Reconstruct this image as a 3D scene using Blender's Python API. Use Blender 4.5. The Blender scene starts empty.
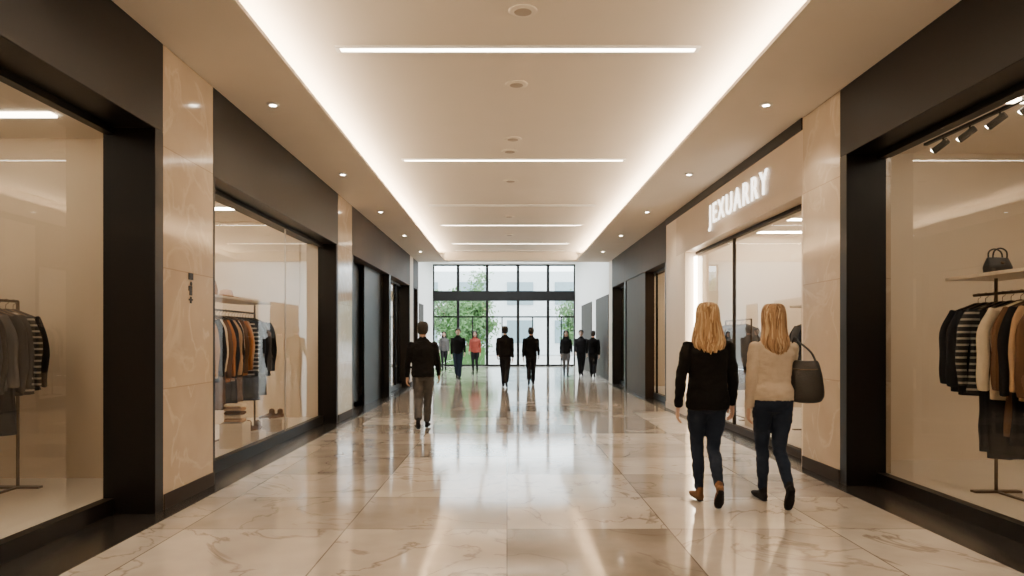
import bpy, bmesh, math, random
from mathutils import Vector, Matrix, noise
from mathutils.bvhtree import BVHTree
random.seed(7)
sc = bpy.context.scene
COL = sc.collection
pi = math.pi
XL, XR, H = -2.83, 3.25, 3.84

# ---------------------------------------------------------------- materials
def newmat(name):
    m = bpy.data.materials.new(name); m.use_nodes = True
    nt = m.node_tree; b = nt.nodes['Principled BSDF']
    return m, nt, b
def M(name, col, rough=.5, metal=0, var=.12, vs=4, bump=0, bs=60, spec=.5, emit=0, ecol=None, coat=0, stretch=None):
    m, nt, b = newmat(name); N = nt.nodes; L = nt.links
    tc = N.new('ShaderNodeTexCoord'); mp = N.new('ShaderNodeMapping')
    L.new(tc.outputs['Object'], mp.inputs[0])
    if stretch: mp.inputs['Scale'].default_value = stretch
    n = N.new('ShaderNodeTexNoise'); n.inputs['Scale'].default_value = vs; n.inputs['Detail'].default_value = 4
    L.new(mp.outputs[0], n.inputs[0])
    mx = N.new('ShaderNodeMix'); mx.data_type = 'RGBA'
    mx.inputs[6].default_value = (*[c*(1-var) for c in col], 1)
    mx.inputs[7].default_value = (*[min(1, c*(1+var)) for c in col], 1)
    L.new(n.outputs[0], mx.inputs[0]); L.new(mx.outputs[2], b.inputs['Base Color'])
    b.inputs['Roughness'].default_value = rough; b.inputs['Metallic'].default_value = metal
    b.inputs['Specular IOR Level'].default_value = spec
    b.inputs['Coat Weight'].default_value = coat
    if bump:
        n2 = N.new('ShaderNodeTexNoise'); n2.inputs['Scale'].default_value = bs
        L.new(mp.outputs[0], n2.inputs[0])
        bp = N.new('ShaderNodeBump'); bp.inputs['Strength'].default_value = bump; bp.inputs['Distance'].default_value = .01
        L.new(n2.outputs[0], bp.inputs['Height']); L.new(bp.outputs[0], b.inputs['Normal'])
    if emit:
        b.inputs['Emission Color'].default_value = (*(ecol or col), 1)
        b.inputs['Emission Strength'].default_value = emit
    return m
def stone(name, c1, c2, vein, tile, rough, joint=(.3,.25,.2), plane='xy', vscale=.9, vw=.03, jw=.004, jmix=.6, tv_=.75, vamt=1.2):
    m, nt, b = newmat(name); N = nt.nodes; L = nt.links
    def math_(op, a, bb=None, clamp=False):
        n = N.new('ShaderNodeMath'); n.operation = op; n.use_clamp = clamp
        for i, v in enumerate((a, bb)):
            if v is None: continue
            if isinstance(v, (int, float)): n.inputs[i].default_value = v
            else: L.new(v, n.inputs[i])
        return n.outputs[0]
    def mix(f, a, bb):
        n = N.new('ShaderNodeMix'); n.data_type = 'RGBA'
        L.new(f, n.inputs[0])
        for i, v in ((6, a), (7, bb)):
            if isinstance(v, tuple): n.inputs[i].default_value = (*v, 1)
            else: L.new(v, n.inputs[i])
        return n.outputs[2]
    tc = N.new('ShaderNodeTexCoord'); sp = N.new('ShaderNodeSeparateXYZ'); L.new(tc.outputs['Object'], sp.inputs[0])
    u = sp.outputs['XYZ'.index(plane[0].upper())]; v = sp.outputs['XYZ'.index(plane[1].upper())]
    tu = math_('DIVIDE', u, tile[0]); tv = math_('DIVIDE', v, tile[1])
    cb = N.new('ShaderNodeCombineXYZ'); L.new(math_('FLOOR', tu), cb.inputs[0]); L.new(math_('FLOOR', tv), cb.inputs[1])
    wn = N.new('ShaderNodeTexWhiteNoise'); wn.noise_dimensions = '2D'; L.new(cb.outputs[0], wn.inputs['Vector'])
    sc_ = N.new('ShaderNodeVectorMath'); sc_.operation = 'SCALE'; sc_.inputs['Scale'].default_value = 30
    L.new(wn.outputs['Color'], sc_.inputs[0])
    ad = N.new('ShaderNodeVectorMath'); ad.operation = 'ADD'; L.new(tc.outputs['Object'], ad.inputs[0]); L.new(sc_.outputs[0], ad.inputs[1])
    n1 = N.new('ShaderNodeTexNoise'); n1.inputs['Scale'].default_value = vscale; n1.inputs['Detail'].default_value = 7; n1.inputs['Distortion'].default_value = 1.3
    L.new(ad.outputs[0], n1.inputs[0])
    n2 = N.new('ShaderNodeTexNoise'); n2.inputs['Scale'].default_value = vscale*2.2; n2.inputs['Detail'].default_value = 6
    L.new(ad.outputs[0], n2.inputs[0])
    ve = math_('ABSOLUTE', math_('SUBTRACT', n1.outputs[0], .5))
    vf = math_('SUBTRACT', 1, math_('DIVIDE', ve, vw), True)
    vf = math_('MULTIPLY', vf, math_('MULTIPLY', n2.outputs[0], vamt), True)
    tone = math_('ADD', math_('MULTIPLY', wn.outputs['Value'], tv_), math_('MULTIPLY', math_('SUBTRACT', n2.outputs[0], .3), .9), True)
    c = mix(tone, c1, c2); c = mix(vf, c, vein)
    def edge(t, s):
        f = math_('FRACT', t); d = math_('MINIMUM', f, math_('SUBTRACT', 1, f))
        return math_('LESS_THAN', math_('MULTIPLY', d, s), jw)
    j = math_('MULTIPLY', math_('MAXIMUM', edge(tu, tile[0]), edge(tv, tile[1])), jmix)
    c = mix(j, c, joint)
    L.new(c, b.inputs['Base Color'])
    rr = math_('ADD', math_('MULTIPLY', n2.outputs[0], .06), rough-.03)
    L.new(rr, b.inputs['Roughness'])
    return m
def glassmat(name, tint=(.97, .98, .97), base=.05):
    m = bpy.data.materials.new(name); m.use_nodes = True; nt = m.node_tree; N = nt.nodes; L = nt.links
    N.remove(N['Principled BSDF']); out = N['Material Output']
    lw = N.new('ShaderNodeLayerWeight'); lw.inputs['Blend'].default_value = .5
    p = N.new('ShaderNodeMath'); p.operation = 'POWER'; p.inputs[1].default_value = 4.5; L.new(lw.outputs['Facing'], p.inputs[0])
    ml = N.new('ShaderNodeMath'); ml.operation = 'MULTIPLY_ADD'; ml.inputs[1].default_value = .9; ml.inputs[2].default_value = base
    L.new(p.outputs[0], ml.inputs[0])
    t = N.new('ShaderNodeBsdfTransparent'); t.inputs[0].default_value = (*tint, 1)
    g = N.new('ShaderNodeBsdfGlossy'); g.inputs['Roughness'].default_value = 0.0
    mx = N.new('ShaderNodeMixShader'); L.new(ml.outputs[0], mx.inputs[0]); L.new(t.outputs[0], mx.inputs[1]); L.new(g.outputs[0], mx.inputs[2])
    L.new(mx.outputs[0], out.inputs[0])
    return m

WARM = (1, .79, .55)
m_floor = stone('polished_marble_floor', (.72, .65, .57), (.26, .22, .18), (.17, .13, .10), (1.2, 1.1), .085, joint=(.13, .10, .085), vw=.016, jmix=.8, jw=.005, tv_=.75)
m_border = M('dark_granite', (.022, .019, .017), .25, vs=30, var=.4)
m_pillar = stone('beige_marble_wall', (.58, .475, .36), (.43, .335, .245), (.70, .60, .48), (5.0, 1.0), .12, joint=(.30, .22, .16), plane='yz', vscale=1.3, vw=.035, jw=.004, vamt=.8, tv_=.3)
m_ceil = M('ceiling_plaster', (.76, .69, .60), .85, vs=2, var=.03)
m_white = M('white_plaster', (.84, .83, .80), .8, vs=2, var=.03)
m_black = M('black_bronze_metal', (.0065, .0052, .0045), .4, 0, vs=2, var=.2, spec=.22)
m_brown = M('dark_brown_panel', (.030, .019, .013), .55, 0, vs=3, var=.25, spec=.2)
m_cream = M('cream_panel', (.70, .60, .48), .45, vs=1.5, var=.05)
m_fascia = M('champagne_fascia_panel', (.50, .40, .30), .35, vs=1.5, var=.08)
m_beige = M('beige_wallcover', (.62, .51, .38), .7, vs=2, var=.06)
m_tan = M('tan_wood_panel', (.45, .30, .18), .5, vs=3, var=.2, stretch=(8, 8, 1))
m_sfloor = M('shop_floor_pale_stone', (.70, .63, .54), .3, vs=2, var=.08)
m_steel = M('brushed_steel', (.55, .52, .48), .3, 1, vs=20, var=.1)
m_brass = M('dark_bronze_rail', (.12, .08, .05), .3, .9, vs=20, var=.1)
m_glass = glassmat('shop_glass', (.96, .96, .94), .06)
m_glassf = glassmat('entrance_glass', (.93, .97, .96), .05)
m_strip = M('led_linear_diffuser', (1, .9, .76), .5, emit=22, ecol=(1, .85, .66), var=.01)
m_cove = M('cove_led', (1, .85, .65), .5, emit=118, ecol=WARM, var=.01)
m_down = M('downlight_lamp', (1, .9, .7), .5, emit=60, ecol=(1, .86, .68), var=.01)
m_shop = M('shop_light_panel', (1, .9, .75), .5, emit=55, ecol=(1, .85, .65), var=.01)
m_shopdim = M('shop_light_panel_dim', (1, .9, .75), .5, emit=19, ecol=(1, .85, .65), var=.01)
m_sign = M('sign_letters', (.95, .92, .86), .3, emit=4, ecol=(1, .93, .82), var=.01)

# ---------------------------------------------------------------- mesh helpers
class MB:
    def __init__(s): s.v = []; s.f = []; s.m = []
    def add(s, o, mi=0, mat=None):
        k = len(s.v); vs, fs = o if isinstance(o, tuple) else (o.v, o.f)
        s.v += [(mat @ Vector(v)) if mat else Vector(v) for v in vs]
        s.f += [tuple(i+k for i in f) for f in fs]
        s.m += ([mi]*len(fs)) if isinstance(o, tuple) else [x+mi for x in o.m]
        return s
def mkmesh(name, mb, mats, smooth=True, recalc=True):
    me = bpy.data.meshes.new(name); me.from_pydata([tuple(v) for v in mb.v], [], mb.f)
    for m in mats: me.materials.append(m)
    for p, i in zip(me.polygons, mb.m): p.material_index = min(i, len(mats)-1); p.use_smooth = smooth
    if recalc:
        bm = bmesh.new(); bm.from_mesh(me); bmesh.ops.recalc_face_normals(bm, faces=bm.faces); bm.to_mesh(me); bm.free()
    me.update(); return me
def obj(name, me, parent=None, loc=(0, 0, 0), rot=(0, 0, 0), scale=1):
    o = bpy.data.objects.new(name, me); COL.objects.link(o); o.location = loc; o.rotation_euler = rot
    o.scale = (scale,)*3 if isinstance(scale, (int, float)) else scale
    if parent: o.parent = parent
    return o
def empty(name, loc=(0, 0, 0), rot=(0, 0, 0), scale=1, parent=None):
    o = obj(name, None, parent, loc, rot, scale); o.empty_display_size = .1; return o
def bx(x0, x1, y0, y1, z0, z1):
    x0, x1 = sorted((x0, x1)); y0, y1 = sorted((y0, y1)); z0, z1 = sorted((z0, z1))
    v = [(x, y, z) for x in (x0, x1) for y in (y0, y1) for z in (z0, z1)]
    return (v, [(0, 1, 3, 2), (4, 6, 7, 5), (0, 4, 5, 1), (2, 3, 7, 6), (0, 2, 6, 4), (1, 5, 7, 3)])
def boxes(name, lst, mat, parent=None, bevel=0, **kw):
    mb = MB(); mats = mat if isinstance(mat, list) else [mat]
    for b in lst:
        mb.add(bx(*b[:6]), b[6] if len(b) > 6 else 0)
    o = obj(name, mkmesh(name, mb, mats, False), parent, **kw)
    if bevel:
        md = o.modifiers.new('bevel', 'BEVEL'); md.width = bevel; md.segments = 2; md.limit_method = 'ANGLE'
    return o
def cr(a, b, c, d, t):
    return .5*((2*b)+(c-a)*t+(2*a-5*b+4*c-d)*t*t+(3*b-a-3*c+d)*t*t*t)
def tube(pts, rads, ref=(1, 0, 0), n=16, sub=4, cap=1.0):
    P = [Vector(p) for p in pts]; R = [Vector((r, r) if isinstance(r, (int, float)) else r) for r in rads]
    PP, RR = [], []
    for i in range(len(P)-1):
        i0, i3 = max(i-1, 0), min(i+2, len(P)-1)
        for k in range(sub):
            t = k/sub
            PP.append(cr(P[i0], P[i], P[i+1], P[i3], t)); RR.append(cr(R[i0], R[i], R[i+1], R[i3], t))
    PP.append(P[-1]); RR.append(R[-1]); ref = Vector(ref)
    T = [(PP[min(i+1, len(PP)-1)]-PP[max(i-1, 0)]).normalized() for i in range(len(PP))]
    rings = []
    def ring(c, r, t, s=1):
        u = (ref-t*ref.dot(t)); u.normalize(); w = t.cross(u)
        return [c+u*(r[0]*s*math.cos(2*pi*k/n))+w*(r[1]*s*math.sin(2*pi*k/n)) for k in range(n)]
    if cap:
        for a in (80, 55, 28):
            rings.append(ring(PP[0]-T[0]*min(RR[0])*cap*math.sin(math.radians(a)), RR[0], T[0], math.cos(math.radians(a))))
    for c, r, t in zip(PP, RR, T): rings.append(ring(c, r, t))
    if cap:
        for a in (28, 55, 80):
            rings.append(ring(PP[-1]+T[-1]*min(RR[-1])*cap*math.sin(math.radians(a)), RR[-1], T[-1], math.cos(math.radians(a))))
    v = [p for r in rings for p in r]; f = []
    for i in range(len(rings)-1):
        for k in range(n):
            a, b = i*n+k, i*n+(k+1) % n; f.append((a, b, b+n, a+n))
    f.append(tuple(range(n))[::-1]); f.append(tuple((len(rings)-1)*n+k for k in range(n)))
    return (v, f)
def ball(c, r, n=16, m=10):
    r = (r, r, r) if isinstance(r, (int, float)) else r
    v = [(c[0], c[1], c[2]+r[2])]
    for i in range(1, m):
        a = pi*i/m
        for k in range(n):
            b = 2*pi*k/n; v.append((c[0]+r[0]*math.sin(a)*math.cos(b), c[1]+r[1]*math.sin(a)*math.sin(b), c[2]+r[2]*math.cos(a)))
    v.append((c[0], c[1], c[2]-r[2])); f = []
    for k in range(n): f.append((0, 1+k, 1+(k+1) % n))
    for i in range(m-2):
        for k in range(n):
            a = 1+i*n+k; b = 1+i*n+(k+1) % n; f.append((a, a+n, b+n, b))
    e = len(v)-1
    for k in range(n): f.append((e, 1+(m-2)*n+(k+1) % n, 1+(m-2)*n+k))
    return (v, f)
def cyl(p0, p1, r, n=16): return tube([p0, p1], [r, r], ref=(1, 0, 0) if abs((Vector(p1)-Vector(p0)).normalized().x) < .9 else (0, 1, 0), n=n, sub=1, cap=.15)
def remesh(mb, voxel, it=3):
    me = mkmesh('tmp', mb, [], True); o = obj('tmp', me)
    r = o.modifiers.new('r', 'REMESH'); r.mode = 'VOXEL'; r.voxel_size = voxel; r.use_smooth_shade = True
    s = o.modifiers.new('s', 'SMOOTH'); s.iterations = it; s.factor = .5
    bpy.context.view_layer.update()
    dg = bpy.context.evaluated_depsgraph_get(); me2 = bpy.data.meshes.new_from_object(o.evaluated_get(dg))
    bpy.data.objects.remove(o); bpy.data.meshes.remove(me)
    return me2

# ================================================================ people
cols = dict(black=(.010, .009, .010), navy=(.014, .02, .038), brown=(.14, .07, .035), rust=(.42, .16, .05), tan=(.48, .30, .17), cream=(.72, .61, .46), grey=(.10, .093, .09), lgrey=(.30, .27, .25), white=(.8, .75, .68), olive=(.12, .11, .06))
fab = {k: M('fabric_'+k, c, .9, var=.15, vs=12, bump=.35, bs=300, spec=.2) for k, c in cols.items()}
def shoe_parts():
    mb = MB()
    mb.add(tube([(0, -.055, -.048), (0, -.03, -.042), (0, .03, -.045), (0, .10, -.058), (0, .155, -.064), (0, .178, -.068)], [(.026, .03), (.033, .036), (.035, .036), (.041, .024), (.034, .016), (.02, .01)], n=16, cap=.6), 0)
    mb.add(tube([(0, -.012, .02), (0, -.014, -.04)], [(.034, .042), (.034, .04)], n=16), 0)
    mb.add(tube([(0, -.06, -.077), (0, 0, -.077), (0, .09, -.077), (0, .165, -.077)], [(.028, .008), (.032, .008), (.043, .008), (.028, .008)], n=16, cap=.8), 1)
    return mb
skin = M('skin', (.58, .36, .26), .5, var=.08, vs=8); lip = M('lips', (.42, .13, .11), .4); eyew = M('eye_white', (.8, .78, .75), .2); iris = M('iris', (.04, .03, .02), .2)
def hairmat(n, c, sp=.3): return M(n, c, .55, var=.45, vs=16, bump=.5, bs=50, stretch=(6, 6, .4), spec=sp)
h_bl = (hairmat('hair_blonde', (.42, .26, .125)), hairmat('hair_blonde_lowlight', (.26, .145, .062)), hairmat('hair_blonde_highlight', (.62, .45, .25)))
h_bl2 = (hairmat('hair_dark_blonde', (.35, .215, .11)), hairmat('hair_dark_blonde_lowlight', (.21, .115, .055)), hairmat('hair_dark_blonde_highlight', (.54, .39, .23)))
h_dk = (hairmat('hair_dark', (.02, .014, .01)),)*3
def head_mesh():
    mb = MB(); v, f = ball((0, 0, 0), 1, 56, 44); out = []
    for p in v:
        x, y, z = p; X, Y, Z = x*.075, y*.094, z*.116
        if z < 0:
            X *= 1-.30*(-z)**1.6
            if y < 0: Y *= 1-.38*(-z)
            else: Y *= 1-.06*(-z)
        if y > 0:
            Y *= .95
            a = abs(x)
            Y += .024*math.exp(-(x/.13)**2)*math.exp(-((z+.26)/.13)**2)+.012*math.exp(-(x/.09)**2)*math.exp(-((z+.1)/.14)**2)
            Y -= .010*math.exp(-((a-.38)/.14)**2-((z-.02)/.11)**2)
            Y += .004*math.exp(-((a-.35)/.2)**2-((z-.2)/.07)**2)
            Y += .006*math.exp(-(x/.22)**2-((z+.86)/.13)**2) - .004*math.exp(-(x/.3)**2-((z+.7)/.07)**2)
        out.append((X, Y, Z))
    mb.add((out, f), 0)
    for s in (-1, 1):
        mb.add(ball((s*.029, .077, .003), .0115, 12, 8), 1); mb.add(ball((s*.029, .0855, .003), (.005, .004, .005), 10, 6), 2)
        mb.add(tube([(s*.046, .072, .02), (s*.03, .088, .027), (s*.014, .089, .022)], [.002, .003, .002], n=6), 2)
        mb.add(tube([(s*.076, -.004, .018), (s*.083, -.016, .024), (s*.084, -.02, .0), (s*.077, -.008, -.028)], [.004, .005, .005, .004], ref=(0, 1, 0), n=8), 0)
        mb.add(ball((s*.075, -.01, 0), (.006, .012, .024), 10, 8), 0)
    mb.add(tube([(-.024, .075, -.054), (-.008, .086, -.051), (0, .087, -.053), (.008, .086, -.051), (.024, .075, -.054)], [.0015, .004, .003, .004, .0015], n=8), 3)
    mb.add(tube([(-.02, .076, -.058), (0, .087, -.060), (.02, .076, -.058)], [.0015, .005, .0015], n=8), 3)
    return mkmesh('head', mb, [skin, eyew, iris, lip])
HEAD = head_mesh()
def hand_mesh(side):
    mb = MB()
    mb.add(tube([(0, 0, .03), (0, 0, 0), (0, .002, -.03), (0, 0, -.07), (0, 0, -.088)], [(.022, .017), (.024, .016), (.034, .016), (.038, .013), (.036, .011)], ref=(0, 1, 0), n=16, cap=.6))
    for y, L_, r in ((.0285, .070, .0083), (.0095, .078, .0086), (-.0095, .072, .0082), (-.028, .056, .0073)):
        p = Vector((0, y, -.078)); pts = [Vector((0, y*.9, -.06)), p.copy()]; a = .12
        for k, s in enumerate((.45, .3, .25)):
            a += (.18, .38, .3)[k]; p = p+Vector((-math.sin(a), y*.9, -math.cos(a)))*L_*s; pts.append(p.copy())
        mb.add(tube(pts, [r, r, r*.97, r*.88, r*.75], n=10, sub=3))
    mb.add(tube([(-.004, .018, -.015), (-.012, .036, -.038), (-.02, .048, -.065), (-.026, .05, -.09)], [.013, .0115, .0095, .0075], n=10, sub=3))
    if side < 0:
        for v in mb.v: v.x = -v.x
    me = remesh(mb, .0032, 2); me.materials.clear(); me.materials.append(skin); return me
HAND = {1: hand_mesh(1), -1: hand_mesh(-1)}
SHOE = shoe_parts()
def hair_mesh(mats, long=True, seed=0, wide=1.):
    if long:
        rows = [(.127, .012, .012, -.01, 0), (.123, .05, .056, -.012, 0), (.108, .073, .086, -.014, 0), (.078, .086, .102, -.014, 22), (.035, .092, .108, -.016, 48), (-.03, .096, .106, -.020, 60), (-.09, .100*wide, .104, -.026, 66), (-.15, .112*wide, .10, -.032, 74), (-.20, .122*wide, .096, -.042, 84), (-.245, .120*wide, .09, -.052, 92), (-.275, .104*wide, .085, -.058, 102), (-.30, .078*wide, .076, -.062, 115)]
    else:
        rows = [(.124, .012, .012, -.005, 0), (.12, .048, .054, -.006, 0), (.1, .069, .084, -.008, 0), (.065, .081, .098, -.01, 30), (.03, .083, .101, -.012, 62), (-.01, .081, .1, -.014, 84), (-.045, .075, .09, -.012, 108), (-.075, .062, .078, -.012, 130)]
    mb = MB(); n = 72; v = []
    for i, (z, rx, ry, cy, g) in enumerate(rows):
        for k in range(n+1):
            g_ = math.radians(g); t = g_+(2*pi-2*g_)*k/n
            amp = min(1, i/4)
            m = 1+amp*((.022 if long else .01)*math.sin(11*t+z*16+seed)+.012*math.sin(27*t-z*9+seed*2)+.008*math.sin(47*t+z*20))
            zz = z
            if long and i >= len(rows)-3: zz += .02*math.sin(5*t+seed)+.012*math.sin(17*t)
            v.append(Vector((rx*m*math.sin(t), cy+ry*m*math.cos(t), zz)))
    f = [(i*(n+1)+k, i*(n+1)+k+1, (i+1)*(n+1)+k+1, (i+1)*(n+1)+k) for i in range(len(rows)-1) for k in range(n)]
    mb.add((v, f), 1 if long else 0)
    if long:
        rnd = random.Random(seed)
        for q in range(170):
            t = math.radians(rnd.uniform(58, 302)); st = rnd.choice([1, 1, 2, 2, 3]); en = rnd.choice([9, 10, 11, 11]); ph = rnd.uniform(0, 6); pts = []; rad = []; w0 = rnd.uniform(.6, 1.1)
            for i in range(st, en+1):
                z, rx, ry, cy, g = rows[i]; g = max(g, 50) if i > 3 else g
                tt = max(math.radians(g), min(2*pi-math.radians(g), t+.09*math.sin(i*1.1+ph)+(.06*(pi-t) if i > 8 else 0)))
                o = 1.012+.035*math.sin(i*.9+ph*2)*(i/11)
                pts.append((rx*o*math.sin(tt), cy+ry*o*math.cos(tt), z-(.035*rnd.random() if i == en else 0)))
                rad.append((.0085*w0, .005) if i < en-1 else ((.006*w0, .004) if i == en-1 else (.0015, .0015)))
            rad[0] = (.003, .002)
            mb.add(tube(pts, rad, ref=(math.cos(t), -math.sin(t), 0), n=6, sub=2, cap=.5), rnd.choice([0, 0, 0, 1, 2]))
    return mkmesh('hair', mb, list(mats))
def ik(a, c, l1, l2, fwd):
    d = (c-a); D = min(d.length, l1+l2-1e-4); x = (l1*l1-l2*l2+D*D)/(2*D); h = math.sqrt(max(0, l1*l1-x*x))
    u = d.normalized(); f = (fwd-u*fwd.dot(u)).normalized(); return a+u*x+f*h
def person(name, x, y, ht, yaw=0, male=False, top='black', bot='navy', shoe='black', hair=h_dk, long=False, fy=.24, by=-.26, lead=1, bp=40, arms=((-18, 12, 8), (16, 14, 8)), vox=.0075, hem=.84, wide=1., sh=None, loose=1., head_yaw=0, seed=0, ax=.05, pitchf=6):
    P = empty(name, (x, y, 0), (0, 0, yaw), ht/1.71)
    A = {'top': MB(), 'bot': MB(), 'shoe': MB(), 'sole': MB(), 'skin': MB()}
    w = 1.13 if male else 1.0; sh = sh or (.182 if male else .158)
    zs = [hem, hem+.07, 1.04, 1.16, 1.28, 1.35, 1.40, 1.45]
    rr = [(.165, .122), (.170, .125), (.150, .112), (.152, .115), (.164, .118), (.152, .10), (.112, .078), (.064, .062)] if not male else \
         [(.170, .125), (.172, .125), (.168, .12), (.176, .124), (.188, .128), (.176, .108), (.125, .085), (.07, .068)]
    rr = [(a*(loose if i < 5 else 1), b*(loose if i < 5 else 1)) for i, (a, b) in enumerate(rr)]
    yo = [.0, -.0, .012, .008, 0, -.008, -.006, 0]
    A['top'].add(tube([(0, o, z) for z, o in zip(zs, yo)], rr, n=28, sub=4, cap=.12))
    A['top'].add(tube([(0, 0, 1.43), (0, .004, 1.475)], [(.062, .06), (.056, .056)], n=20, cap=.1))
    A['skin'].add(tube([(0, 0, 1.40), (0, .0, 1.46), (0, .008, 1.53)], [.05*w, .048*w, .05*w], n=18))
    A['bot'].add(tube([(0, 0, .83), (0, -.005, .90), (0, 0, 1.0)], [(.14*w**.5, .10), (.158*w**.5, .118), (.135*w, .10)], n=24, cap=.6))
    for s in (-1, 1):
        front = (s == lead); ay = fy if front else by; pitch = pitchf if front else -bp
        R = Matrix.Rotation(math.radians(pitch), 4, 'X')
        mz = -min((R @ v).z for v in SHOE.v)
        ank = Vector((s*ax, ay, mz)); hip = Vector((s*.080, 0, .90))
        L1, L2 = .425, .405
        D = (ank-hip).length
        if D > L1+L2-.01:
            ank.y *= .85
        kn = ik(hip, ank, L1, L2, Vector((s*.04, 1, 0)))
        T = Matrix.Translation(ank) @ Matrix.Rotation(-s*math.radians(6), 4, 'Z') @ R
        f0 = [f for f, m in zip(SHOE.f, SHOE.m) if m == 0]; f1 = [f for f, m in zip(SHOE.f, SHOE.m) if m == 1]
        for ff, key in ((f0, 'shoe'), (f1, 'sole')):
            used = sorted({i for f in ff for i in f}); mp = {i: j for j, i in enumerate(used)}
            A[key].add(([SHOE.v[i] for i in used], [tuple(mp[i] for i in f) for f in ff]), 0, T)
        mid1 = hip.lerp(kn, .45)+Vector((s*.006, .008, 0)); mid2 = kn.lerp(ank, .38)+Vector((0, -.014, 0))
        lr = [(.088, .098), (.080, .086), (.056, .06), (.053, .057), (.04, .043)] if not male else [(.094, .102), (.087, .092), (.070, .074), (.066, .068), (.060, .064)]
        end = ank+(kn-ank).normalized()*.02
        A['bot'].add(tube([hip, mid1, kn, mid2, end], lr, n=20, cap=.3))
    for s, (sw, bend, ab) in zip((-1, 1), arms):
        S0 = Vector((s*sh, -.006, 1.352)); a = math.radians(sw); b = math.radians(sw+bend); o = math.radians(ab)
        u = Vector((s*math.sin(o), math.sin(a), -math.cos(a))).normalized(); q = Vector((s*math.sin(o)*.35, math.sin(b), -math.cos(b))).normalized()
        E = S0+u*.275; W = E+q*.24
        ar = [(.052, .056), (.053, .058), (.047, .05), (.043, .045), (.034, .036)] if not male else [(.060, .064), (.061, .064), (.052, .055), (.048, .05), (.038, .04)]
        A['top'].add(tube([S0, S0.lerp(E, .4), E, E.lerp(W, .45), W], ar, n=18, cap=.7))
        rot = Vector((0, 0, -1)).rotation_difference(q)
        ho = obj('hand', HAND[s], P, W+q*.012); ho.rotation_mode = 'QUATERNION'; ho.rotation_quaternion = rot
        if male: ho.scale = (1.1,)*3
    keys = ['top', 'bot', 'shoe', 'sole', 'skin']
    allm = MB(); lab = []
    for i, k in enumerate(keys): allm.add(A[k]); lab += [i]*len(A[k].f)
    me = remesh(allm, vox, 3)
    tree_ = BVHTree.FromPolygons([tuple(v) for v in allm.v], allm.f)
    me.materials.clear()
    for m in (fab[top] if top in fab else top, fab[bot] if bot in fab else bot, fab[shoe], fab['black'], skin): me.materials.append(m)
    mi = []
    for p in me.polygons:
        r = tree_.find_nearest(p.center); mi.append(lab[r[2]] if r[2] is not None else 0)
    me.polygons.foreach_set('material_index', mi)
    for v in me.vertices:
        c = v.co
        if .15 < c.z < 1.42:
            k = noise.noise(Vector((c.x*9, c.y*9, c.z*16+seed)))*.009 + noise.noise(Vector((c.x*20+5, c.y*20, c.z*34+seed)))*.005
            v.co = c+v.normal*k
    obj('body', me, P)
    hy = math.radians(head_yaw); hs = 1.03 if male else .98
    obj('head', HEAD, P, (0, .018, 1.585), (0, 0, hy), hs)
    ho = obj('hair', hair_mesh(hair, long, seed, wide), P, (0, .018, 1.588), (0, 0, hy), hs)
    md = ho.modifiers.new('s', 'SOLIDIFY'); md.thickness = .006 if long else .012; md.offset = 0
    return P
denim = M('denim_dark', (.012, .019, .036), .85, var=.25, vs=9, bump=.3, bs=250, spec=.2)
knit = M('beige_knit', (.56, .46, .35), .9, var=.1, vs=20, bump=.6, bs=160, spec=.15)
charc = M('charcoal_wool', (.075, .07, .067), .9, var=.15, vs=14, bump=.3, bs=220, spec=.2)
blk = M('black_knit', (.007, .0062, .006), .92, var=.2, vs=20, bump=.5, bs=180, spec=.12)
person('walking_woman', 1.71, 6.30, 1.72, 0, top=blk, bot=denim, shoe='brown', hair=h_bl, long=True, fy=.18, by=-.22, lead=-1, bp=48, arms=((-4, 8, 14), (4, 12, 11)), hem=.82, wide=1.10, loose=1.09, seed=1, ax=.035, sh=.166)
wb = person('walking_woman', 2.27, 6.30, 1.71, 0, top=knit, bot=denim, shoe='black', hair=h_bl2, long=True, fy=.20, by=-.26, lead=-1, bp=55, arms=((-4, 10, 8), (22, 50, 3)), hem=.90, wide=.95, loose=1.04, seed=4, head_yaw=8, ax=.035)
mb = MB()
m_bagl = M('bag_leather', (.010, .0085, .008), .38, var=.2, vs=10, bump=.25, bs=90)
mb.add(tube([(0, 0, -.17), (0, 0, -.12), (0, 0, 0), (0, 0, .12), (0, 0, .16)], [(.125, .06), (.145, .072), (.137, .066), (.11, .045), (.095, .03)], n=32, cap=.35))
for v in mb.v: v.z += .02*abs(v.x/.15)**2*(1 if v.z > 0 else .3); v.y += .006*math.sin(v.x*30+v.z*20)
for s in (-1, 1):
    mb.add(tube([(-.10, s*.02, .14), (-.115, s*.02, .22), (-.105, s*.015, .32), (-.09, s*.02, .365), (-.06, s*.02, .33), (.04, s*.02, .24), (.08, s*.02, .15)], [(.008, .006)]*7, ref=(0, 1, 0), n=8))
mb.add(tube([(-.10, -.045, .1), (0, -.055, .095), (.10, -.045, .1)], [.004]*3, ref=(0, 0, 1), n=6), 1)
obj('shoulder_bag', mkmesh('shoulder_bag', mb, [m_bagl, m_brass]), wb, (.248, -.07, 1.06), (0, 0, math.radians(-32)))
person('walking_man', -1.32, 11.6, 1.67, 0, male=True, top=blk, bot=charc, shoe='black', hair=h_dk, fy=.18, by=-.2, lead=1, bp=32, arms=((-8, 14, 11), (10, 14, 10)), hem=.84, loose=1.07, vox=.009, seed=2)
red = M('rust_red_jacket', (.30, .05, .03), .8, bump=.3, bs=100)
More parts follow.
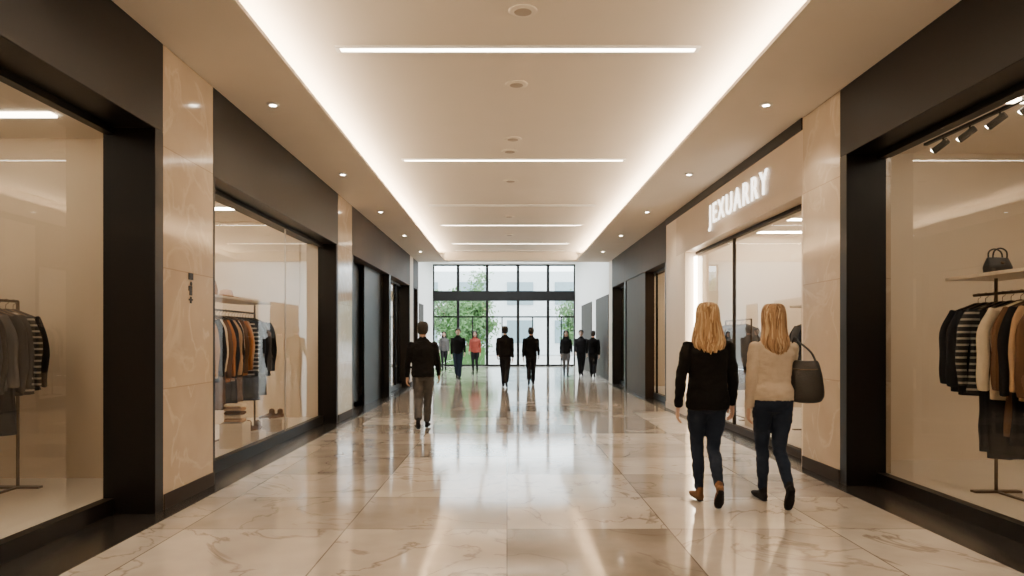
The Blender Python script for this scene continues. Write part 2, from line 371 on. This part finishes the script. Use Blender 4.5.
far = [(505, 21.4, 1.76, True, blk, 'black', 0), (531, 22.3, 1.74, True, blk, 'black', 0), (458, 25.6, 1.76, True, blk, 'navy', 180), (475, 29.2, 1.70, False, red, 'black', 180), (566, 27.2, 1.70, False, blk, 'grey', 180), (581, 27.8, 1.72, True, 'black', 'black', 180), (593, 26.5, 1.68, True, blk, 'black', 0), (444, 32.5, 1.7, False, 'grey', 'black', 180)]
for i, (px, d, h, ml, tp, bt, yw) in enumerate(far):
    person('walking_man' if ml else 'walking_woman', (px-507)*d/740, d, h, math.radians(yw+random.uniform(-8, 8)), male=ml, top=tp, bot=bt, shoe='black', hair=h_dk, long=not ml, fy=.2, by=-.22, lead=1 if i % 2 else -1, bp=35, arms=((-14, 16, 7), (14, 24, 6)) if i % 2 else ((14, 24, 7), (-14, 14, 6)), vox=.014, hem=.86, seed=i+10, loose=1.04)

# ---------------------------------------------------------------- room shell
boxes('floor', [(-3.45, 3.9, -6, 37.5, -.1, 0)], m_floor)
boxes('trim_1', [(XL-.35, XL+.15, -6, 23.6, 0, .004)], m_border)
boxes('trim_2', [(XR-.14, XR+.4, -6, 23.6, 0, .004)], m_border)
cl, cr_ = -1.95, 2.18
boxes('ceiling', [
    (XL-.5, cl, -6, 23.6, H, H+.035), (cr_, XR+.5, -6, 23.6, H, H+.035),
    (cl-.36, cl-.3, -6, 23.6, H+.03, 4.12), (cr_+.3, cr_+.36, -6, 23.6, H+.03, 4.12),
    (cl-.34, cr_+.34, -6, 23.6, 4.1, 4.16),
    (cl, cr_, 23.1, 23.6, H, H+.26), (cl, cr_, -6, -5.4, H, H+.26)], m_ceil)
boxes('cove_light_strip', [(cl-.20, cl-.14, -5.3, 23.0, H+.036, H+.055)], m_cove)
boxes('cove_light_strip', [(cr_+.14, cr_+.20, -5.3, 23.0, H+.036, H+.055)], m_cove)
boxes('wall_back', [(-3.4, 3.8, -6.1, -6, 0, H+.3)], m_cream)
for y, lit in ((-1.5, 1), (2.6, 1), (6.84, 1), (11.1, 1), (14.9, 0), (17.5, 1), (20.9, 1), (22.6, 0)):
    p = empty('linear_ceiling_light', (.1, y, 4.1))
    boxes('housing', [(-1.68, 1.68, -.065, -.045, -.02, 0), (-1.68, 1.68, .045, .065, -.02, 0), (-1.68, -1.64, -.045, .045, -.02, 0), (1.64, 1.68, -.045, .045, -.02, 0)], m_white, p)
    boxes('diffuser', [(-1.64, 1.64, -.045, .045, -.012, 0)], m_strip if lit else m_white, p)
def disc_mesh():
    mb = MB(); mb.add(cyl((0, 0, 0), (0, 0, -.015), .13, 28)); mb.add(cyl((0, 0, -.012), (0, 0, -.035), .08, 24), 1); mb.add(cyl((0, 0, -.03), (0, 0, -.04), .035, 16), 1)
    return mkmesh('smoke_detector', mb, [m_ceil, M('speaker_grille', (.36, .30, .24), .6)], False)
dm = disc_mesh()
for x, y in ((.13, 6.05), (.1, 7.8), (.08, 9.95), (.04, 10.6), (.06, 12.6), (.05, 16.3), (.06, 19.2)):
    obj('smoke_detector', dm, None, (x, y, 4.1), scale=(.9, .9, .5))
mb = MB()
n = 24
mb.add(cyl((0, 0, 0), (0, 0, -.008), .065, n), 0); mb.add(cyl((0, 0, -.006), (0, 0, -.012), .045, n), 1)
dl = mkmesh('downlight', mb, [m_white, m_down], False)
for k in range(7):
    for x in (-2.42, 2.68):
        o = obj('recessed_downlight', dl, None, (x, 1.15+3.25*k, H))
        ld = bpy.data.lights.new('downlight_beam', 'SPOT'); ld.energy = 115; ld.color = (1, .83, .63); ld.spot_size = math.radians(120); ld.spot_blend = 1; ld.shadow_soft_size = .045
        lo = bpy.data.objects.new('downlight_beam', ld); COL.objects.link(lo); lo.parent = o; lo.location = (0, 0, -.03)

# ---------------------------------------------------------------- storefronts
def storefront(s, y0, y1, rec, zf, fm, glass=True, jn=.12, jf=.12, depth=3.4, wall=m_beige, back=m_beige, light=m_shop, sill=.13, mull=(), zc=3.35, ya=None, yb=None, jm=None, fthick=.5, sm=None, mw=.02):
    X = XR if s > 0 else XL
    p = empty('storefront', (0, 0, 0)); jm = jm or m_black
    g = X+s*rec
    boxes('fascia', [(X, X+s*fthick, y0, y1, zf, H)], fm, p, .006)
    boxes('frame', [(X, g+s*.06, y1-jf, y1, 0, zf), (X, g+s*.06, y0, y0+jn, 0, zf),
                    (g-s*.03, g+s*.06, y0+jn, y1-jf, 0, sill, 1), (g-s*.03, g+s*.05, y0+jn, y1-jf, zf-.05, zf, 1)] +
          [(g-s*mw, g+s*mw*1.5, m-mw, m+mw, sill, zf-.05, 2) for m in mull], [jm, sm or jm, m_steel if mw < .02 else (sm or jm)], p, .002)
    if glass:
        mb = MB(); mb.add(([(g, y0+jn, sill), (g, y1-jf, sill), (g, y1-jf, zf-.05), (g, y0+jn, zf-.05)], [(0, 1, 2, 3)]))
        obj('glass', mkmesh('glass', mb, [m_glass], False, False), p)
    ya = y0 if ya is None else ya; yb = y1 if yb is None else yb
    a, b = g+s*.06, g+s*depth
    boxes('shop_floor', [(a-s*.02, b, ya, yb, -.05, .10)], m_sfloor, p)
    boxes('shop_walls', [(b, b+s*.1, ya-.1, yb+.1, 0, zc+.1), (g+s*.05, b, ya-.1, ya, 0, zc+.1), (g+s*.05, b, yb, yb+.1, 0, zc+.1)], [wall], p)
    boxes('shop_back_panel', [(a+s*.3, b-s*.1, yb-.03, yb-.002, .1, zc)], back, p)
    boxes('shop_ceiling', [(g+s*.02, b, ya, yb, zc, zc+.08)], m_ceil, p)
    if light:
        L = []
        yy = ya+.9
        while yy < yb-.4:
            L.append((a+s*.55, b-s*.5, yy-.05, yy+.05, zc-.02, zc-.001)); yy += 1.45
        boxes('shop_light', L, light, p)
    return p
def pillar(s, y0, y1, mat=m_pillar, base=m_brown, d=.5):
    X = XR if s > 0 else XL
    p = empty('marble_pillar')
    boxes('shaft', [(X, X+s*d, y0, y1, 0, H)], mat, p, .004)
    boxes('plinth', [(X-s*.012, X, y0+.002, y1-.002, 0, .13)], base, p)
storefront(-1, -3.5, 6.09, .36, 3.11, m_black, jf=.14, depth=2.6, light=m_shopdim, ya=-3.4, yb=7.0, zc=3.3, mull=(1.2,))
pillar(-1, 6.09, 7.12)
storefront(-1, 7.12, 12.4, .25, 2.98, m_black, jn=.05, jf=.12, depth=3.0, wall=m_cream, back=m_beige, mull=(10.27,), mw=.008, ya=7.2, yb=12.3)
pillar(-1, 12.4, 13.5)
storefront(-1, 13.5, 17.9, .3, 2.95, m_brown, glass=False, depth=2.5, wall=m_black, back=m_black, light=None)
boxes('wall_panel_black', [(XL-.32, XL-.27, 13.6, 15.5, 0, 2.95), (XL-.22, XL-.17, 15.55, 17.8, 0, 2.95)], m_black)
storefront(-1, 17.9, 21.6, .25, 2.95, m_brown, depth=3, wall=m_cream, back=m_cream, mull=(19.2, 20.4))
pillar(-1, 21.6, 22.3, m_cream)
boxes('wall_left', [(XL-.5, XL, 22.3, 23.6, 2.95, H), (XL-.5, XL, 22.3, 22.5, 0, 2.95), (XL-1.5, XL-.4, 22.5, 23.6, 0, 2.95), (XL-.5, XL, 23.35, 23.6, 0, 2.95), (XL-.6, XL-.5, -6, -3.5, 0, H), (XL-.5, XL, -6, -3.5, 0, H)], m_brown)
storefront(1, -3.5, 7.22, .32, 3.18, m_black, jf=.14, depth=2.7, wall=m_beige, back=m_cream, light=m_shopdim, ya=-3.4, yb=8.05, zc=3.42, mull=(1.6,))
pillar(1, 7.22, 8.12)
storefront(1, 8.12, 14.2, .22, 2.99, m_fascia, jn=.04, jf=.7, depth=3.0, wall=m_cream, back=m_cream, mull=(11.3,), ya=8.2, yb=14.1, sill=.1, jm=m_cream, sm=m_brown)
boxes('trim_3', [(XR-.015, XR+.1, 8.13, 15.1, H-.13, H)], m_black)
pillar(1, 14.2, 15.1, m_cream, m_cream)
storefront(1, 15.1, 20.4, .25, 2.98, m_brown, depth=3, wall=m_cream, back=m_cream, jf=.1, mull=(17.3,))
boxes('column_clad', [(XR+.02, XR+.24, 17.5, 20.2, 0, 2.98)], m_brown)
storefront(1, 20.4, 22.9, .25, 2.98, m_brown, depth=3, wall=m_beige, back=m_beige, jf=.1, mull=())
boxes('wall_right', [(XR, XR+.5, 22.9, 23.6, 0, H), (XR, XR+.5, -6, -3.5, 0, H)], m_cream)
boxes('vertical_led_strip', [(XR+.16, XR+.2, 13.38, 13.5, .2, 2.9)], m_strip)
cu = bpy.data.curves.new('store_sign', 'FONT'); cu.body = 'JEXUARRY'; cu.align_x = 'CENTER'; cu.align_y = 'CENTER'
cu.size = .42; cu.extrude = .008; cu.space_character = 1.3
cu.materials.append(m_sign)
so = bpy.data.objects.new('store_sign', cu); COL.objects.link(so)
so.matrix_world = Matrix(((0, 0, -1, XR-.02), (-1, 0, 0, 10.5), (0, 1, 0, 3.36), (0, 0, 0, 1))) @ Matrix.Diagonal((1.1, 1.05, 1, 1))
mb = MB(); X = XL+.006
mb.add(bx(XL, X, 6.57, 6.66, 1.94, 2.0)); mb.add(ball((X, 6.615, 1.905), (.004, .022, .02))); mb.add(bx(XL, X, 6.59, 6.64, 1.80, 1.885)); mb.add(bx(XL, X, 6.57, 6.6, 1.84, 1.885)); mb.add(bx(XL, X, 6.6, 6.63, 1.73, 1.79)); mb.add(bx(XL, X, 6.575, 6.655, 1.755, 1.77))
obj('wayfinding_sign', mkmesh('wayfinding_sign', mb, [m_black], False))

# ---------------------------------------------------------------- atrium + entrance
AL, AR, AY, AH = -3.75, 3.45, 37.5, 5.15
boxes('wall_atrium', [(AL-.2, AL, 23.6, AY, 0, AH+.3), (AR, AR+.2, 23.6, AY, 0, AH+.3)] +
      [(AL, AL+.03, 26.5, 29.5, 0, 2.9, 1), (AL, AL+.03, 31.5, 33.0, 0, 2.9, 1), (AR-.03, AR, 25.0, 28.5, 0, 2.9, 1), (AR-.03, AR, 30, 34, 0, 2.9, 1)], [m_white, m_brown])
boxes('wall_bulkhead', [(AL-.2, AR+.2, 23.55, 23.62, H+.05, AH+.3), (AL-.2, XL-.45, 23.5, 23.6, 0, H+.3), (XR+.4, AR+.2, 23.5, 23.6, 0, H+.3)], m_white)
boxes('ceiling_atrium', [(AL, AR, 23.6, 25.0, AH, AH+.2), (AL, AR, 36.6, AY, AH, AH+.2), (AL, AL+.9, 25, 36.6, AH, AH+.2), (AR-.9, AR, 25, 36.6, AH, AH+.2)] +
      [(AL+.9, AR-.9, y, y+.18, AH, AH+.3) for y in (27.2, 29.5, 31.8, 34.1)] + [(-1.2, -1.1, 25, 36.6, AH, AH+.3), (.9, 1.0, 25, 36.6, AH, AH+.3)], m_white)
P = empty('entrance_facade')
xs = [-3.75, -2.48, -1.01, .56, 2.08, 3.45]
L = [(AL, AR, AY-.1, AY+.15, 3.3, 3.8), (AL, AR, AY-.05, AY+.1, AH-.08, AH+.2), (AL, AR, AY-.05, AY+.1, 0, .08), (AL, AR, AY-.03, AY+.06, 2.45, 2.53)]
for x in xs: L.append((x-.07, x+.07, AY-.06, AY+.1, 0, AH))
for x in (-1.75, -.25, 1.3, 2.75): L.append((x-.03, x+.03, AY-.03, AY+.06, 0, 2.5))
boxes('mullions', L, m_black, P)
mb = MB(); mb.add(([(AL, AY, 0), (AR, AY, 0), (AR, AY, AH), (AL, AY, AH)], [(0, 1, 2, 3)]))
obj('glazing', mkmesh('glazing', mb, [m_glassf], False, False), P)
mb = MB()
for x in (-.33, -.17, 1.22, 1.38): mb.add(cyl((x, AY-.1, .9), (x, AY-.1, 1.4), .015)); mb.add(cyl((x, AY-.1, .95), (x, AY-.03, .95), .01)); mb.add(cyl((x, AY-.1, 1.35), (x, AY-.03, 1.35), .01))
obj('door_handles', mkmesh('door_handles', mb, [m_steel]), P)
boxes('pavement', [(-40, 40, 37.65, 90, -.12, -.03)], M('pavement', (.45, .44, .42), .8, vs=3))
boxes('building_facade', [(-30, 30, 62, 66, 0, 7, 0)] + [(x, x+2.2, 61.9, 62.0, z, z+1.9, 1) for x in range(-28, 28, 4) for z in (1, 4.2)], [M('pale_render', (.6, .63, .64), .8), M('window_dark', (.2, .27, .30), .15)])
m_leaf = M('leaves', (.07, .17, .04), .6, vs=8, var=.5); m_bark = M('bark', (.12, .08, .05), .9, bump=.5, bs=20)
def tree(x, y, h, r):
    p = empty('tree', (x, y, .02)); mb = MB()
    mb.add(tube([(0, 0, 0), (.05, 0, h*.3), (-.03, .05, h*.6), (0, 0, h*.85)], [.14, .1, .07, .03], n=10, cap=.2))
    for k in range(6):
        a = k*1.1; z = h*(.4+.06*k); mb.add(tube([(0, 0, z), (math.cos(a)*r*.4, math.sin(a)*r*.4, z+.4), (math.cos(a)*r*.75, math.sin(a)*r*.75, z+.9)], [.05, .035, .015], n=8))
    obj('trunk', mkmesh('trunk', mb, [m_bark]), p)
    v = []; f = []; cs = [Vector((random.gauss(0, r*.4), random.gauss(0, r*.4), h*.58+random.gauss(0, h*.17))) for _ in range(30)]
    for _ in range(3400):
        c = random.choice(cs)+Vector([random.gauss(0, .28) for _ in range(3)])
        u = Vector([random.gauss(0, 1) for _ in range(3)]).normalized(); w = u.orthogonal().normalized()*.06; u = u*.11
        k = len(v); v += [c-u, c+w, c+u, c-w]; f.append((k, k+1, k+2, k+3))
    mb = MB(); mb.add((v, f))
    obj('foliage', mkmesh('foliage', mb, [m_leaf], False, False), p)
tree(-3.3, 44, 4.4, 1.3); tree(-1.9, 46, 4.2, 1.2); tree(-6.0, 48, 5.0, 1.6); tree(4.8, 50, 4.4, 1.2); tree(-2.8, 52, 4.8, 1.5)
boxes('hedge', [(-5, -1.2, 40.2, 40.8, -.02, .9)], m_leaf)

# ---------------------------------------------------------------- clothing displays
def shirt(L=.65, w=.2, sl=.55, ph=0.):
    mb = MB()
    zs = [0, -.03, -.07, -.2, -.4*L/.65, -L]
    mb.add(tube([(0, 0, z) for z in zs], [(.045, .03), (.12, .035), (w, .04), (w, .038), (w*.98, .036), (w*1.08, .045)], n=28, cap=.3))
    if sl:
        for s in (-1, 1): mb.add(tube([(s*(w-.03), 0, -.07), (s*(w+.03), .01, -.2), (s*(w+.045), .02, -.07-sl*.55), (s*(w+.03), .035, -.07-sl)], [(.05, .04), (.048, .038), (.042, .034), (.036, .03)], n=12, cap=.4))
    for v in mb.v:
        k = min(1, -v.z*2.2); v.y += .014*k*math.sin(v.x*38+ph+v.z*3)+.008*k*math.sin(v.x*80+ph*2)
        v.x += .006*math.sin(v.z*18+ph)
    return mb
def hanger():
    mb = MB()
    mb.add(tube([(-.19, 0, -.055), (-.1, 0, -.02), (0, 0, .012), (.1, 0, -.02), (.19, 0, -.055)], [.007]*5, ref=(0, 1, 0), n=8))
    mb.add(tube([(0, 0, .01), (0, 0, .05), (.02, 0, .065), (.018, 0, .095), (-.005, 0, .1)], [.0025]*5, ref=(0, 1, 0), n=6))
    return mb
def stripes(name, a, b, sc_=30):
    m, nt, bs = newmat(name); N = nt.nodes; L_ = nt.links
    tc = N.new('ShaderNodeTexCoord'); w = N.new('ShaderNodeTexWave'); w.bands_direction = 'Z'; w.inputs['Scale'].default_value = sc_
    L_.new(tc.outputs['Object'], w.inputs[0]); r = N.new('ShaderNodeValToRGB'); r.color_ramp.interpolation = 'CONSTANT'
    r.color_ramp.elements[0].color = (*a, 1); r.color_ramp.elements[1].color = (*b, 1); r.color_ramp.elements[1].position = .75
    L_.new(w.outputs[1], r.inputs[0]); L_.new(r.outputs[0], bs.inputs[0]); bs.inputs['Roughness'].default_value = .9
    return m
fab['stripe'] = stripes('fabric_stripe', (.012, .012, .013), (.40, .36, .30), 6)
hm = mkmesh('hanger', hanger(), [m_brass])
gm = {}
def gmesh(kind, col):
    k = (kind, col)
    if k not in gm:
        ph = random.random()*6
        mb = {'shirt': lambda: shirt(.66, .2, .56, ph), 'coat': lambda: shirt(1.05, .21, .62, ph), 'jacket': lambda: shirt(.74, .22, .6, ph), 'dress': lambda: shirt(1.2, .18, 0, ph)}[kind]()
        me = mkmesh('garment', mb, [fab[col]]); gm[k] = me
    return gm[k]
def handbag_mesh(w=.3, h=.22, d=.12, col=(.012, .010, .009), handle=.07):
    mb = MB()
    mb.add(tube([(0, 0, .015), (0, 0, .06), (0, 0, h*.6), (0, 0, h-.01)], [(w*.5, d*.5), (w*.52, d*.52), (w*.49, d*.42), (w*.42, d*.22)], n=28, cap=.25))
    for v in mb.v:
        ex = abs(v.x)/(w*.5+1e-6); v.y *= 1+.35*ex*ex*(1 if ex < .9 else .6)
    for s in (-1, 1):
        mb.add(tube([(-w*.28, s*.02, h-.03), (-w*.25, s*.025, h+handle*.6), (0, s*.028, h+handle), (w*.25, s*.025, h+handle*.6), (w*.28, s*.02, h-.03)], [.007]*5, ref=(0, 1, 0), n=8))
    mb.add(bx(-.02, .02, -d*.45, -d*.36, h*.55, h*.7), 1)
    return mkmesh('handbag', mb, [M('leather', col, .4, var=.15, vs=10, bump=.2, bs=120), m_brass])
bag_black = handbag_mesh(.27, .15, .12); bag_tan = handbag_mesh(.26, .2, .12, (.3, .15, .07))
def hat_mesh():
    mb = MB(); mb.add(tube([(0, 0, 0), (0, 0, .012)], [.17, .168], n=28, cap=.1)); mb.add(tube([(0, 0, .005), (0, 0, .05), (0, 0, .1)], [(.095, .105), (.088, .098), (.078, .09)], n=24, cap=.3)); mb.add(tube([(0, 0, .012), (0, 0, .03)], [(.099, .109), (.097, .107)], n=24, cap=.1), 1)
    return mkmesh('felt_hat', mb, [fab['tan'], fab['black']])
hatm = hat_mesh()
def rack(x, y0, y1, zr, items, shelf=True, bags=(), zf=.10, sp=.11, yaw=0, gs=1., inset=0):
    ym = (y0+y1)/2
    p = empty('clothing_rack', (x, ym, zf), (0, 0, yaw)); y0 -= ym; y1 -= ym; zr -= zf
    mb = MB(); top = zr+.13 if shelf else zr
    for y in (y0, y1-inset):
        mb.add(cyl((0, y, .015), (0, y, top), .014)); mb.add(bx(-.2, .2, y-.035, y+.035, 0, .018))
    mb.add(cyl((0, y0, zr), (0, y1, zr), .013)); mb.add(bx(-.015, .015, y0, y1-inset, .0, .015))
    obj('frame', mkmesh('frame', mb, [m_brass], False), p)
    if shelf: boxes('shelf', [(-.24, .24, y0-.03, y1+.03, top, top+.03)], m_cream, p, .003)
    yy = y1-.06
    for kind, col in items:
        if yy < y0+.05: break
        rz = random.uniform(-.12, .12)
        obj('hanger', hm, p, (0, yy, zr-.085), (0, 0, rz))
        obj('garment', gmesh(kind, col), p, (0, yy, zr-.085), (0, 0, rz), gs*random.uniform(.96, 1.04))
        yy -= sp*random.uniform(.85, 1.15)
    for k, (me, by) in enumerate(bags):
        obj('shelf_item', me, p, (0, by-ym, top+.031), (0, 0, random.uniform(-.3, .3)))
    return p
S = lambda s: [tuple(t.split(':')) for t in s.split()]
rack(4.18, 4.1, 6.62, 1.80, S('jacket:black jacket:black jacket:stripe dress:black dress:black jacket:cream coat:brown coat:black jacket:tan coat:brown coat:navy jacket:black shirt:cream coat:grey dress:black jacket:brown shirt:black coat:tan shirt:grey coat:black'), bags=((bag_black, 6.3), (bag_tan, 5.1)), inset=.3, gs=1.04)
rack(-4.30, 4.3, 6.5, 1.74, S('shirt:black jacket:stripe jacket:black coat:black shirt:grey coat:black jacket:navy shirt:tan coat:black shirt:grey jacket:black shirt:white coat:brown'), shelf=False)
rack(-4.95, 4.4, 6.7, 1.78, S('jacket:black shirt:grey coat:black shirt:cream coat:navy jacket:brown shirt:black coat:grey shirt:black jacket:tan'), shelf=True, bags=((bag_tan, 6.2),))
rack(-3.72, 8.1, 10.9, 1.78, S('jacket:black coat:black jacket:grey shirt:black coat:navy jacket:black coat:black jacket:stripe shirt:tan jacket:rust coat:brown shirt:cream coat:black jacket:tan coat:black jacket:rust coat:brown shirt:cream jacket:black shirt:grey coat:tan shirt:brown jacket:navy shirt:cream jacket:rust coat:black jacket:black'), bags=((bag_tan, 9.2), (hatm, 9.8), (bag_black, 8.6)), gs=1.08)
rack(-5.1, 8.0, 9.8, 1.76, S('shirt:cream jacket:tan coat:grey shirt:white jacket:brown shirt:lgrey coat:black shirt:cream jacket:lgrey coat:tan shirt:grey jacket:black shirt:cream'), shelf=True, bags=((hatm, 9.4), (bag_black, 9.0)), sp=.22)
rack(4.3, 8.6, 10.6, 1.72, S('shirt:black jacket:grey coat:black shirt:cream jacket:brown shirt:white coat:tan jacket:black shirt:grey coat:black jacket:cream'), bags=((bag_black, 10.2), (bag_tan, 9.5), (bag_black, 8.9)), sp=.15)
rack(5.5, 10.2, 13.2, 1.76, S('shirt:tan jacket:grey coat:brown shirt:cream jacket:black shirt:white coat:black jacket:brown shirt:cream'), bags=((bag_black, 12.2), (bag_tan, 11.4), (bag_black, 10.8)), sp=.22)
rack(3.9, 11.8, 13.2, 1.72, S('coat:black shirt:navy jacket:grey coat:brown jacket:black shirt:grey'), shelf=False, sp=.2)
rack(-3.7, 18.3, 21.2, 1.75, S('coat:black shirt:rust jacket:navy coat:grey shirt:tan jacket:black coat:brown shirt:cream')*2, sp=.18, shelf=False)
rack(4.2, 15.5, 17.2, 1.75, S('coat:black shirt:cream jacket:navy coat:grey shirt:tan jacket:black'), sp=.2, shelf=False)
rack(4.1, 20.8, 22.6, 1.75, S('coat:black shirt:lgrey jacket:navy coat:grey shirt:tan jacket:black'), sp=.2, shelf=False)
shoe_me = mkmesh('shoe', shoe_parts(), [fab['brown'], fab['cream']])
def plinth(x, y, w, h, stack):
    p = empty('display_plinth', (x, y, .1))
    boxes('block', [(-w/2, w/2, -w/2, w/2, 0, h)], m_cream, p, .005)
    if stack == 'shoes':
        for s in (-1, 1): obj('shoe', shoe_me, p, (s*.06, 0, h+.086), (0, 0, 2.5+s*.1))
    elif stack == 'fold':
        mb = MB()
        for k in range(5): mb.add(tube([(-.1, 0, .025+.045*k), (.1, 0, .025+.045*k)], [(.1, .022), (.105, .022)], ref=(0, 1, 0), n=16, cap=.3), k % 3)
        obj('folded_knitwear', mkmesh('folded_knitwear', mb, [fab['tan'], fab['cream'], fab['brown']]), p, (0, 0, h))
    else: obj('bag', stack, p, (0, 0, h+.002), (0, 0, .5))
plinth(-3.29, 8.95, .28, .3, 'fold'); plinth(-3.29, 9.55, .28, .12, 'shoes'); plinth(-3.29, 10.5, .28, .18, 'shoes'); plinth(-4.5, 11.5, .4, .6, bag_tan)
plinth(3.75, 10.95, .35, .55, bag_black); plinth(4.7, 12.9, .4, .9, 'fold')
def track(x, y0, y1, z):
    p = empty('track_light', (x, 0, z)); mb = MB(); mb.add(bx(-.02, .02, y0, y1, -.025, 0))
    y = y0+.15
    while y < y1:
        mb.add(cyl((0, y, -.02), (0, y, -.07), .008, 8)); mb.add(cyl((.03, y-.03, -.06), (-.05, y+.08, -.14), .032, 14)); mb.add(cyl((-.05, y+.08, -.138), (-.053, y+.084, -.143), .027, 14), 1); y += .42
    obj('body', mkmesh('track', mb, [m_black, m_down], False), p)
track(4.3, 4.2, 7.6, 3.42); track(-4.1, 1.4, 5.2, 3.3); track(-3.7, 7.6, 11.9, 3.35); track(3.95, 8.5, 13.6, 3.35)
boxes('wall_niche_shelving', [(-5.9, -5.75, 7.5, 12.0, .1, 2.8, 0)] + [(-5.75, -5.4, 7.5, 12.0, z, z+.04, 1) for z in (.7, 2.2, 2.65)], [m_tan, m_cream])
boxes('wall_niche_shelving', [(6.2, 6.35, 8.6, 13.8, .1, 2.9, 0)] + [(5.85, 6.2, 8.6, 13.8, z, z+.04, 1) for z in (.6, 2.1, 2.6)], [m_tan, m_cream])

# ---------------------------------------------------------------- world, camera
w = bpy.data.worlds.new('World'); sc.world = w; w.use_nodes = True
bg = w.node_tree.nodes['Background']; bg.inputs[0].default_value = (.86, .95, 1, 1); bg.inputs[1].default_value = 8.0
cam = bpy.data.cameras.new('Camera'); co = bpy.data.objects.new('Camera', cam); COL.objects.link(co)
co.location = (0, 0, 1.42); co.rotation_euler = (pi/2, 0, 0)
cam.sensor_width = 36; cam.lens = 26.0; cam.shift_x = 5/1024; cam.shift_y = 50/1024; cam.clip_end = 300
sc.camera = co
